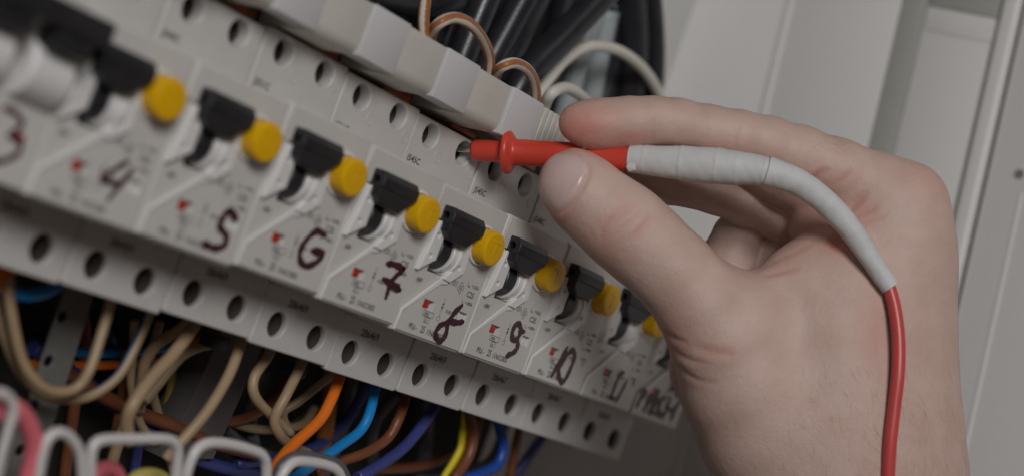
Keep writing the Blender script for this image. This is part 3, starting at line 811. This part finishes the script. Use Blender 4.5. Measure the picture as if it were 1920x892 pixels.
def tape(name, pts_px, rad, lo_amp, seed):
    """wound tape: the radius steps up at every turn"""
    R = random.Random(seed)
    P = np.array([[*deep(x, y, d), r] for (x, y, d), r in zip(pts_px, rad)])
    Sx = spline(P, 26)
    turn = 0
    out = []
    step = R.randint(12, 22); c = 0; base = 0
    for k, row in enumerate(Sx):
        c += 1
        if c > step: c = 0; step = R.randint(13, 30); base = R.uniform(-0.5, 0.5)*lo_amp
        out.append([*row[:3], row[3]+base+lo_amp*(0.9 if c < 2 else 0.6*math.exp(-c/4))])
    out = np.array(out)
    me = tube(name, out[:, :3], list(out[:, 3]), M_TAPE, seg=36, smooth=False)
    # the turns lie a little askew and the cloth puckers
    ctr = [Vector(W(q)) for q in out[:, :3]]
    for k, c in enumerate(ctr):
        for j in range(36):
            v = me.vertices[k*36+j]
            a = 2*math.pi*j/36
            v.co += (v.co-c)*(0.013*math.sin(3*a+k*0.21+seed)+0.006*math.sin(5*a-k*0.53)+0.004*R.uniform(-1, 1))
    return me
tp = pp('tape_wrap', tape('tape_wrap', [(1181, 297.5, 563.3), (1230, 302, 561), (1290, 307, 558.8), (1350, 312, 556.6), (1410, 318, 554.5), (1446, 324, 553.2)],
                          [4.1, 4.65, 5.2, 5.3, 4.7, 4.35], 0.13, 3))
tp2 = pp('tape_wrap', tape('tape_wrap', [(1436, 321, 553.0), (1470, 331, 553), (1510, 350, 554), (1560, 391, 555), (1602, 440, 555), (1640, 496, 554.5), (1670, 540, 553.5)],
                           [4.55, 4.15, 3.95, 3.75, 3.4, 3.05, 2.75], 0.09, 5))
# the loose corner of tape at the front end
q = [deep(1178, 306, 559.3), deep(1174, 313, 559.0), deep(1180, 322, 559.5), deep(1192, 318, 558.6), deep(1191, 306, 558.4)]
pp('tape_corner', mesh_from('tape_corner', [p+np.array(FWD)*t for t in (0, 0.25) for p in q], [(0, 1, 2, 3, 4), (9, 8, 7, 6, 5)]+[(k, (k+1) % 5, 5+(k+1) % 5, 5+k) for k in range(5)], M_TAPE), tp).location = po*0
lead = [(1655, 512, 554), (1668, 541, 553.5), (1679, 585, 552), (1685, 640, 550), (1684, 700, 548), (1677, 760, 547), (1669, 830, 546), (1665, 900, 546), (1664, 960, 546), (1668, 1080, 546), (1690, 1250, 548)]
pp('probe_lead', tube('probe_lead', [deep(*p) for p in lead], [2.0]*len(lead), M_LEAD, seg=20))
for o in probe.children_recursive:
    if o.parent is not probe: o.location = (0, 0, 0)

# ================================================================ HAND
# One continuous skin: a distance field of tapered capsules (camera-aligned millimetres) blended softly,
# meshed by surface nets, then creased along the lines the hand shows.
DZ = -6.0                                       # the hand sits at the probe's own distance
def cpt(px, py, d):
    return ((px-960.0)/FPX*d, (py-446.0)/FPX*d, d)
def chain(*pts):
    """pts: (px, py, depth, radius in photograph pixels)"""
    out = []
    for x, y, d, r in pts:
        d += DZ
        out.append((*cpt(x, y, d), r*d/FPX))
    return [(out[k], out[k+1]) for k in range(len(out)-1)] if len(out) > 1 else [(out[0], out[0])]

VOX = 0.75
gx = np.arange(0, 152, VOX, dtype=np.float32)
gy = np.arange(-48, 104, VOX, dtype=np.float32)
gz = np.arange(528, 626, VOX, dtype=np.float32)
SH = (len(gx), len(gy), len(gz))

def field(chains, k, sz=1.0):
    """soft union of capsule chains; sz stretches them along the view depth"""
    F = np.full(SH, 40.0, np.float32)
    for a, b in chains:
        a = np.array(a); b = np.array(b)
        rm = max(a[3], b[3])+16
        lo = np.minimum(a[:3], b[:3])-rm*np.array([1, 1, sz]); hi = np.maximum(a[:3], b[:3])+rm*np.array([1, 1, sz])
        ix = slice(*np.searchsorted(gx, (lo[0], hi[0]))); iy = slice(*np.searchsorted(gy, (lo[1], hi[1]))); iz = slice(*np.searchsorted(gz, (lo[2], hi[2])))
        X = gx[ix][:, None, None]-a[0]; Y = gy[iy][None, :, None]-a[1]; Z = (gz[iz][None, None, :]-a[2])/sz
        d = (b[:3]-a[:3])/np.array([1, 1, sz])
        L2 = float(d@d)
        if L2 < 1e-6:
            dist = np.sqrt(X*X+Y*Y+Z*Z)-a[3]
        else:
            t = np.clip((X*d[0]+Y*d[1]+Z*d[2])/L2, 0, 1)
            dist = np.sqrt((X-t*d[0])**2+(Y-t*d[1])**2+(Z-t*d[2])**2)-(a[3]+(b[3]-a[3])*t)
        F[ix, iy, iz] = smin(F[ix, iy, iz], dist.astype(np.float32), k)
    return F
def smin(a, b, k):
    h = np.clip(0.5+0.5*(b-a)/k, 0, 1)
    return b+(a-b)*h-k*h*(1-h)

index_f = field(chain((1085, 231, 569, 38), (1108, 231.5, 569.5, 43), (1140, 232, 570, 45.5), (1180, 229.5, 570.5, 46.5), (1224, 227, 571, 44.5), (1270, 231, 572, 45),
                      (1330, 244, 573, 45.5), (1385, 256, 574, 48), (1440, 269, 576, 50), (1500, 291, 578, 54), (1570, 321, 580, 60), (1640, 353, 582, 66), (1694, 384, 583, 78)), 2.2)
index_f = smin(index_f, field(chain((1110, 243, 571, 35), (1160, 244, 572, 33)), 2), 3)                       # finger pulp
index_f = smin(index_f, field(chain((1400, 300, 586, 44), (1470, 324, 587, 56), (1560, 372, 588, 66)), 3), 5)  # flesh under the first joint
palm_f = field(chain((1690, 388, 583, 78), (1698, 455, 582, 86), (1700, 520, 582, 85), (1696, 610, 581, 90), (1692, 700, 581, 95), (1688, 800, 581, 106), (1684, 900, 582, 120), (1680, 1060, 583, 124)), 6)
palm_f = smin(palm_f, field(chain((1600, 470, 584, 72), (1590, 540, 582, 100), (1560, 640, 580, 125), (1570, 760, 580, 150), (1580, 880, 581, 160), (1585, 1060, 582, 160)), 10), 15)
palm_f = smin(palm_f, field(chain((1640, 420, 583, 60), (1580, 470, 581, 52), (1500, 530, 578, 60), (1430, 580, 573, 66)), 8), 10)   # web between thumb and index
thumb_f = field(chain((1074, 344, 566, 64), (1088, 357, 566, 69), (1114, 381, 566, 71), (1150, 410, 566, 77), (1180, 434, 566, 79.5), (1216, 466, 566, 78), (1262, 509, 567, 78),
                      (1320, 574, 569, 88), (1362, 640, 571, 104), (1400, 722, 574, 122), (1440, 800, 577, 132), (1478, 880, 580, 136), (1500, 1060, 583, 138)), 3)
H = smin(palm_f, index_f, 6)
H = smin(H, thumb_f, np.interp(gx, [30, 54], [0.7, 10]).astype(np.float32)[:, None, None])
H = smin(H, field(chain((1542, 425, 588, 62), (1556, 470, 589, 62)), 3), 2.2)                                  # pad at the root of the middle finger
mid_f = field(chain((1120, 330, 590, 34), (1180, 334, 590, 40), (1245, 339, 590, 42), (1345, 358, 593, 43), (1400, 378, 596, 45), (1470, 402, 599, 50), (1560, 440, 600, 60)), 2.2)
H = smin(H, mid_f, 1.4)
H = smin(H, field(chain((1400, 418, 604, 40), (1384, 444, 606, 47), (1366, 495, 607, 57), (1375, 560, 606, 58), (1450, 640, 600, 60)), 2), 1.2)   # curled ring finger
H = smin(H, field(chain((1490, 440, 608, 46), (1460, 470, 608, 46), (1436, 540, 606, 50), (1460, 600, 600, 56)), 2), 1.0)                          # curled little finger
H = smin(H, field(chain((1292, 660, 590, 36), (1294, 700, 592, 36), (1330, 760, 592, 50)), 2), 1.2)                          # heel of the hand behind the thumb

def surface_nets(F):
    inside = F < 0
    c = np.zeros(tuple(s-1 for s in F.shape), np.int8)
    for i in (0, 1):
        for j in (0, 1):
            for k in (0, 1):
                c += inside[i:F.shape[0]-1+i, j:F.shape[1]-1+j, k:F.shape[2]-1+k]
    cells = np.argwhere((c > 0) & (c < 8))
    idx = -np.ones(c.shape, np.int32)
    idx[tuple(cells.T)] = np.arange(len(cells))
    acc = np.zeros((len(cells), 3)); cnt = np.zeros(len(cells))
    corners = np.array([(i, j, k) for i in (0, 1) for j in (0, 1) for k in (0, 1)])
    val = np.stack([F[tuple((cells+q).T)] for q in corners], 1)
    for a in range(8):
        for b in range(a+1, 8):
            if np.abs(corners[a]-corners[b]).sum() != 1: continue
            va, vb = val[:, a], val[:, b]
            m = (va < 0) != (vb < 0)
            t = np.where(m, va/np.where(m, va-vb, 1), 0)
            acc[m] += (corners[a]+t[:, None]*(corners[b]-corners[a]))[m]; cnt[m] += 1
    P = cells+acc/cnt[:, None]
    quads = []
    for ax_ in range(3):
        o1, o2 = [q for q in range(3) if q != ax_]
        sa = [slice(None)]*3; sb = [slice(None)]*3
        sa[ax_] = slice(0, -1); sb[ax_] = slice(1, None)
        A, B = inside[tuple(sa)], inside[tuple(sb)]
        for flag, (p, q) in ((True, (A, ~B)), (False, (~A, B))):
            E = np.argwhere(p & q)
            E = E[(E[:, o1] > 0) & (E[:, o2] > 0) & (E[:, o1] < F.shape[o1]-1) & (E[:, o2] < F.shape[o2]-1)]
            e1 = np.zeros(3, int); e1[o1] = 1
            e2 = np.zeros(3, int); e2[o2] = 1
            q4 = np.stack([idx[tuple((E-e1-e2).T)], idx[tuple((E-e2).T)], idx[tuple(E.T)], idx[tuple((E-e1).T)]], 1)
            if flag == (ax_ == 1): q4 = q4[:, ::-1]
            quads.append(q4)
    Q = np.vstack(quads)
    return P, Q[(Q >= 0).all(1)]

HP, HQ = surface_nets(H)
HP = HP*VOX+np.array([gx[0], gy[0], gz[0]])
# relax the mesh
edges = np.unique(np.sort(np.vstack([HQ[:, [0, 1]], HQ[:, [1, 2]], HQ[:, [2, 3]], HQ[:, [3, 0]]]), 1), axis=0)
deg = np.bincount(edges.ravel(), minlength=len(HP))[:, None]
def nb_mean(A):
    S_ = np.zeros_like(A)
    np.add.at(S_, edges[:, 0], A[edges[:, 1]]); np.add.at(S_, edges[:, 1], A[edges[:, 0]])
    return S_/np.maximum(deg, 1)
for _ in range(5):
    HP = HP+0.6*(nb_mean(HP)-HP)
    HP = HP-0.58*(nb_mean(HP)-HP)*0.9
def normals(P):
    n = np.zeros_like(P)
    fn = np.cross(P[HQ[:, 2]]-P[HQ[:, 0]], P[HQ[:, 3]]-P[HQ[:, 1]])
    for j in range(4): np.add.at(n, HQ[:, j], fn)
    return n/(np.linalg.norm(n, axis=1)[:, None]+1e-9)
HN = normals(HP)
px_ = 960+FPX*HP[:, 0]/HP[:, 2]; py_ = 446+FPX*HP[:, 1]/HP[:, 2]
redness = np.zeros(len(HP))
front_ = HN[:, 2] < 0.25
def dist_poly(pts):
    S_ = spline(pts, 8) if len(pts) > 2 else np.array(pts, float)
    D_ = np.full(len(HP), 1e9); T_ = np.zeros(len(HP))
    n = len(S_)-1
    for k in range(n):
        a, b = S_[k], S_[k+1]
        ab = b-a
        t = np.clip(((px_-a[0])*ab[0]+(py_-a[1])*ab[1])/(ab@ab+1e-9), 0, 1)
        d = np.hypot(px_-a[0]-t*ab[0], py_-a[1]-t*ab[1])
        m = d < D_
        D_[m] = d[m]; T_[m] = (k+t[m])/n
    return D_, T_
def crease(pts, depth, width, zmax=600, red=0.5, taper=True, swell=0.35):
    global HP, redness
    D_, T_ = dist_poly(pts)
    e = np.clip(4*T_*(1-T_), 0, 1)**0.6 if taper else np.ones_like(T_)
    ok = front_ & (HP[:, 2] < zmax)
    g = np.exp(-(D_/width)**2)*e*ok
    s = (np.exp(-((D_-2.1*width)/(1.3*width))**2))*e*ok*swell
    HP = HP-HN*((g-s)*depth)[:, None]
    redness = np.maximum(redness, red*np.exp(-(D_/(2.0*width))**2)*e*ok)
Z1 = 576+DZ
crease([(1122, 455), (1134, 424), (1158, 399), (1192, 378)], 0.30, 5, Z1, 0.45)
crease([(1176, 456), (1203, 429), (1224, 402)], 0.28, 5, Z1, 0.45)
crease([(1143, 425), (1168, 402), (1190, 390)], 0.2, 3.5, Z1, 0.3)
crease([(1150, 446), (1180, 418), (1206, 392)], 0.2, 4, Z1, 0.3)
crease([(1228, 212), (1221, 240), (1224, 270)], 0.30, 5, 585, 0.16)
crease([(1238, 226), (1234, 262)], 0.15, 4, 585, 0.08)
crease([(1212, 230), (1210, 264)], 0.12, 4, 585, 0.08)
crease([(1384, 236), (1378, 260), (1377, 284)], 0.22, 6, 590, 0.14)
crease([(1397, 250), (1392, 284)], 0.12, 4, 590, 0.08)
crease([(1512, 352), (1528, 334), (1552, 314)], 0.5, 6, 600, 0.6)
crease([(1560, 352), (1584, 334), (1604, 318)], 0.22, 6, 600, 0.4)
crease([(1590, 398), (1606, 380), (1626, 360)], 0.45, 7, 600, 0.5)
crease([(1598, 408), (1622, 398), (1650, 384)], 0.28, 6, 600, 0.45)
crease([(1604, 420), (1632, 412), (1664, 404)], 0.2, 5, 600, 0.35)
crease([(1546, 446), (1566, 455), (1590, 450)], 0.6, 10, 600, 0.9)
crease([(1428, 516), (1464, 509), (1500, 500)], 0.4, 5, 590, 0.35)
crease([(1408, 512), (1450, 490), (1510, 462), (1565, 436)], 0.2, 5, 590, 0.25)
crease([(1246, 622), (1264, 634), (1290, 642)], 0.28, 5, 600, 0.3, swell=0.4)
crease([(1258, 652), (1276, 666), (1300, 676), (1336, 682)], 0.27, 5, 600, 0.25, swell=0.4)
crease([(1266, 682), (1284, 698), (1310, 712), (1352, 718)], 0.27, 5, 600, 0.25, swell=0.4)
crease([(1300, 650), (1340, 660), (1380, 664)], 0.3, 8, 600, 0.35)
# redder patches on fingertips, knuckles, the thumb's end and the palm
def blush(x, y, rx, ry, amt):
    global redness
    redness = np.maximum(redness, amt*np.exp(-((px_-x)/rx)**2-((py_-y)/ry)**2)*(HP[:, 2] < 590))
blush(1085, 240, 70, 46, 0.95); blush(1175, 260, 75, 20, 0.6); blush(1330, 280, 90, 26, 0.3); blush(1046, 352, 36, 46, 0.35); blush(1120, 470, 60, 60, 0.35); blush(1050, 400, 40, 40, 0.45)
blush(1580, 460, 34, 20, 0.8); blush(1540, 380, 60, 60, 0.4); blush(1740, 330, 60, 50, 0.25); blush(1260, 640, 40, 60, 0.4); blush(1640, 610, 30, 90, 0.35)
# the thumb nail's bed: a shallow trough round the nail
NAIL = [(1099, 305), (1078, 290), (1052, 285), (1030, 293), (1013, 316), (1010, 346), (1021, 378), (1041, 398), (1057, 393), (1078, 372), (1095, 345), (1104, 322)]
ND, _t = dist_poly(NAIL+NAIL[:2])
ok_ = front_ & (HP[:, 2] < Z1)
edge_ok = np.clip((px_-1035)/30, 0, 1)
HP = HP-HN*(np.exp(-((ND-1)/4.5)**2)*ok_*edge_ok*0.45)[:, None]+HN*(np.exp(-((ND-9)/5)**2)*ok_*edge_ok*0.22)[:, None]
HN = normals(HP)

def cam2uvw(P):
    return CAM+P[:, :1]*RIGHT+P[:, 1:2]*DOWN+P[:, 2:3]*FWD
def skin_material():
    m = mat('skin', (0.60, 0.36, 0.28), 0.48, sss=0.22, spec=0.42)
    nt = m.node_tree; N, L = nt.nodes, nt.links
    b = N['Principled BSDF']
    tc = N.new('ShaderNodeTexCoord')
    at_ = N.new('ShaderNodeAttribute'); at_.attribute_name = 'redness'
    n1 = N.new('ShaderNodeTexNoise'); n1.inputs['Scale'].default_value = 110; n1.inputs['Detail'].default_value = 5
    L.new(tc.outputs['Object'], n1.inputs['Vector'])
    cr = N.new('ShaderNodeValToRGB')
    cr.color_ramp.elements[0].position = 0.3; cr.color_ramp.elements[1].position = 0.72
    cr.color_ramp.elements[0].color = (0.555, 0.385, 0.323, 1); cr.color_ramp.elements[1].color = (0.612, 0.45, 0.388, 1)
    L.new(n1.outputs['Fac'], cr.inputs['Fac'])
    mx = N.new('ShaderNodeMix'); mx.data_type = 'RGBA'
    L.new(at_.outputs['Fac'], mx.inputs[0]); L.new(cr.outputs['Color'], mx.inputs[6])
    mx.inputs[7].default_value = (0.57, 0.235, 0.19, 1)
    L.new(mx.outputs[2], b.inputs['Base Color'])
    v = N.new('ShaderNodeTexVoronoi'); v.inputs['Scale'].default_value = 1500; v.feature = 'DISTANCE_TO_EDGE'
    mp = N.new('ShaderNodeMapping'); mp.inputs['Scale'].default_value = (1, 0.6, 1.3); mp.inputs['Rotation'].default_value = (0.3, 0.6, 0.5)
    L.new(tc.outputs['Object'], mp.inputs['Vector']); L.new(mp.outputs['Vector'], v.inputs['Vector'])
    n2 = N.new('ShaderNodeTexNoise'); n2.inputs['Scale'].default_value = 420; n2.inputs['Detail'].default_value = 8; n2.inputs['Roughness'].default_value = 0.65
    L.new(tc.outputs['Object'], n2.inputs['Vector'])
    ad = N.new('ShaderNodeMath'); ad.operation = 'MULTIPLY_ADD'; ad.inputs[1].default_value = 0.5
    mn = N.new('ShaderNodeMath'); mn.operation = 'MINIMUM'; mn.inputs[1].default_value = 0.25
    L.new(v.outputs['Distance'], mn.inputs[0])
    L.new(mn.outputs[0], ad.inputs[0]); L.new(n2.outputs['Fac'], ad.inputs[2])
    bp = N.new('ShaderNodeBump'); bp.inputs['Strength'].default_value = 0.42; bp.inputs['Distance'].default_value = 0.0006
    L.new(ad.outputs[0], bp.inputs['Height']); L.new(bp.outputs['Normal'], b.inputs['Normal'])
    return m
M_SKIN = skin_material()
hv = cam2uvw(HP)
h0 = cam2uvw(np.array([cpt(1600, 892, 582+DZ)]))[0]
hm = bpy.data.meshes.new('hand')
hw = np.stack([hv[:, 0]-h0[0], -(hv[:, 2]-h0[2]), hv[:, 1]-h0[1]], 1)*MM
hm.from_pydata(hw.tolist(), [], HQ.tolist())
hm.polygons.foreach_set('use_smooth', [True]*len(hm.polygons))
at_r = hm.attributes.new('redness', 'FLOAT', 'POINT')
at_r.data.foreach_set('value', np.clip(redness, 0, 1).astype(np.float32))
hm.materials.append(M_SKIN)
hm.update()
hand = link('hand', hm, None, 'bare right hand pinching a red probe between thumb and index finger', 'hand', loc=W(h0))

# thumb nail: a thin curved plate lying on the thumb's surface
bvh = BVHTree.FromPolygons([tuple(p) for p in HP], [tuple(int(i) for i in f) for f in HQ])
def on_hand(x, y):
    d = Vector(cpt(x, y, 1.0)).normalized()
    h = bvh.ray_cast(Vector((0, 0, 0)), d)
    return h
def nail_plate():
    S_ = spline(np.array(NAIL+[NAIL[0]]), 6)[:-1]
    cx, cy = 1056, 340
    n = len(S_)
    rings = 10
    V, F = [], []
    def put(x, y, lift):
        h = on_hand(x, y)
        if h[0] is None:
            for t in np.linspace(0.05, 0.9, 30):
                h = on_hand(x+(cx+25-x)*t, y+(cy-y)*t)
                if h[0] is not None: break
        p = h[0]+(h[1] if h[1].z < 0 else -h[1])*lift
        V.append(np.array(p))
    put(cx, cy, 0.55)
    for r in range(1, rings+1):
        f = r/rings
        for k in range(n):
            put(cx+(S_[k][0]-cx)*f, cy+(S_[k][1]-cy)*f, 0.55*(1-f**4)+0.02)
    for k in range(n): F.append((0, 1+k, 1+(k+1) % n))
    for r in range(rings-1):
        for k in range(n):
            a = 1+r*n+k; b = 1+r*n+(k+1) % n
            F.append((a, a+n, b+n, b))
    V = np.array(V)
    # even out the plate
    nbr = [set() for _ in V]
    for f in F:
        for i in range(len(f)):
            nbr[f[i]].add(f[i-1]); nbr[f[i-1]].add(f[i])
    last = 1+(rings-1)*n
    for _ in range(4):
        V2 = V.copy()
        for i in range(last): V2[i] = V[list(nbr[i])].mean(0)
        V = V2
    C0 = V[0].copy()
    for i in range(len(V)):
        h = bvh.find_nearest(Vector(V[i]))
        nn = np.array(h[1]) if h[1].z < 0 else -np.array(h[1])
        f = 0 if i == 0 else ((i-1)//n+1)/rings
        V[i] = np.array(h[0])+nn*(0.42*(1-f**7)+0.03)
    u = cam2uvw(V)-h0
    me = mesh_from('thumb_nail', [tuple(p) for p in u], F, None, smooth=True)
    return me
M_NAIL = mat('nail', (0.63, 0.46, 0.43), 0.30, 0.05, 160, 0.06, 500, sss=0.15, spec=0.5)
nm = nail_plate()
nm.materials.append(M_NAIL)
link('thumb_nail', nm, hand)

# fine hair on the wrist and the back of the hand
def arm_hair():
    V, F = [], []
    hr = random.Random(11)
    for k in range(420):
        if k < 380: x, y = hr.uniform(1420, 1812), 905-230*hr.random()**1.6
        else: x, y = hr.uniform(1520, 1650), hr.uniform(246, 290)
        if k < 380 and hr.random() > (x-1380)/400: continue
        h = on_hand(x, y)
        if h[0] is None: continue
        p = np.array(h[0]); n = np.array(h[1]); n = n if n[2] < 0 else -n
        d = np.array([hr.uniform(-0.1, 0.7), 1.0, 0]) if k < 380 else np.array([-0.9, hr.uniform(-0.6, 0.1), 0])
        d = d-n*(d@n); d /= np.linalg.norm(d)
        ln = hr.uniform(2.0, 6.0) if k < 380 else hr.uniform(1.5, 3); b = np.cross(d, n)*hr.uniform(-0.35, 0.35)
        pts = [p+d*ln*t+b*ln*t*t+n*(0.02+0.75*t*(1.25-t)) for t in (0, 0.33, 0.66, 1)]
        sd = np.cross(d, n)
        i0 = len(V)
        for q, r in zip(pts, (0.020, 0.018, 0.013, 0.003)):
            V += [q+sd*r, q-sd*r*0.5+n*r*0.86, q-sd*r*0.5-n*r*0.86]
        for a in range(3):
            for j in range(3):
                F.append((i0+3*a+j, i0+3*a+(j+1) % 3, i0+3*a+3+(j+1) % 3, i0+3*a+3+j))
    u = cam2uvw(np.array(V))-h0
    return mesh_from('arm_hair', [tuple(p) for p in u], F, mat('arm_hair', (0.30, 0.19, 0.12), 0.45), smooth=True)
link('arm_hair', arm_hair(), hand, kind='stuff')
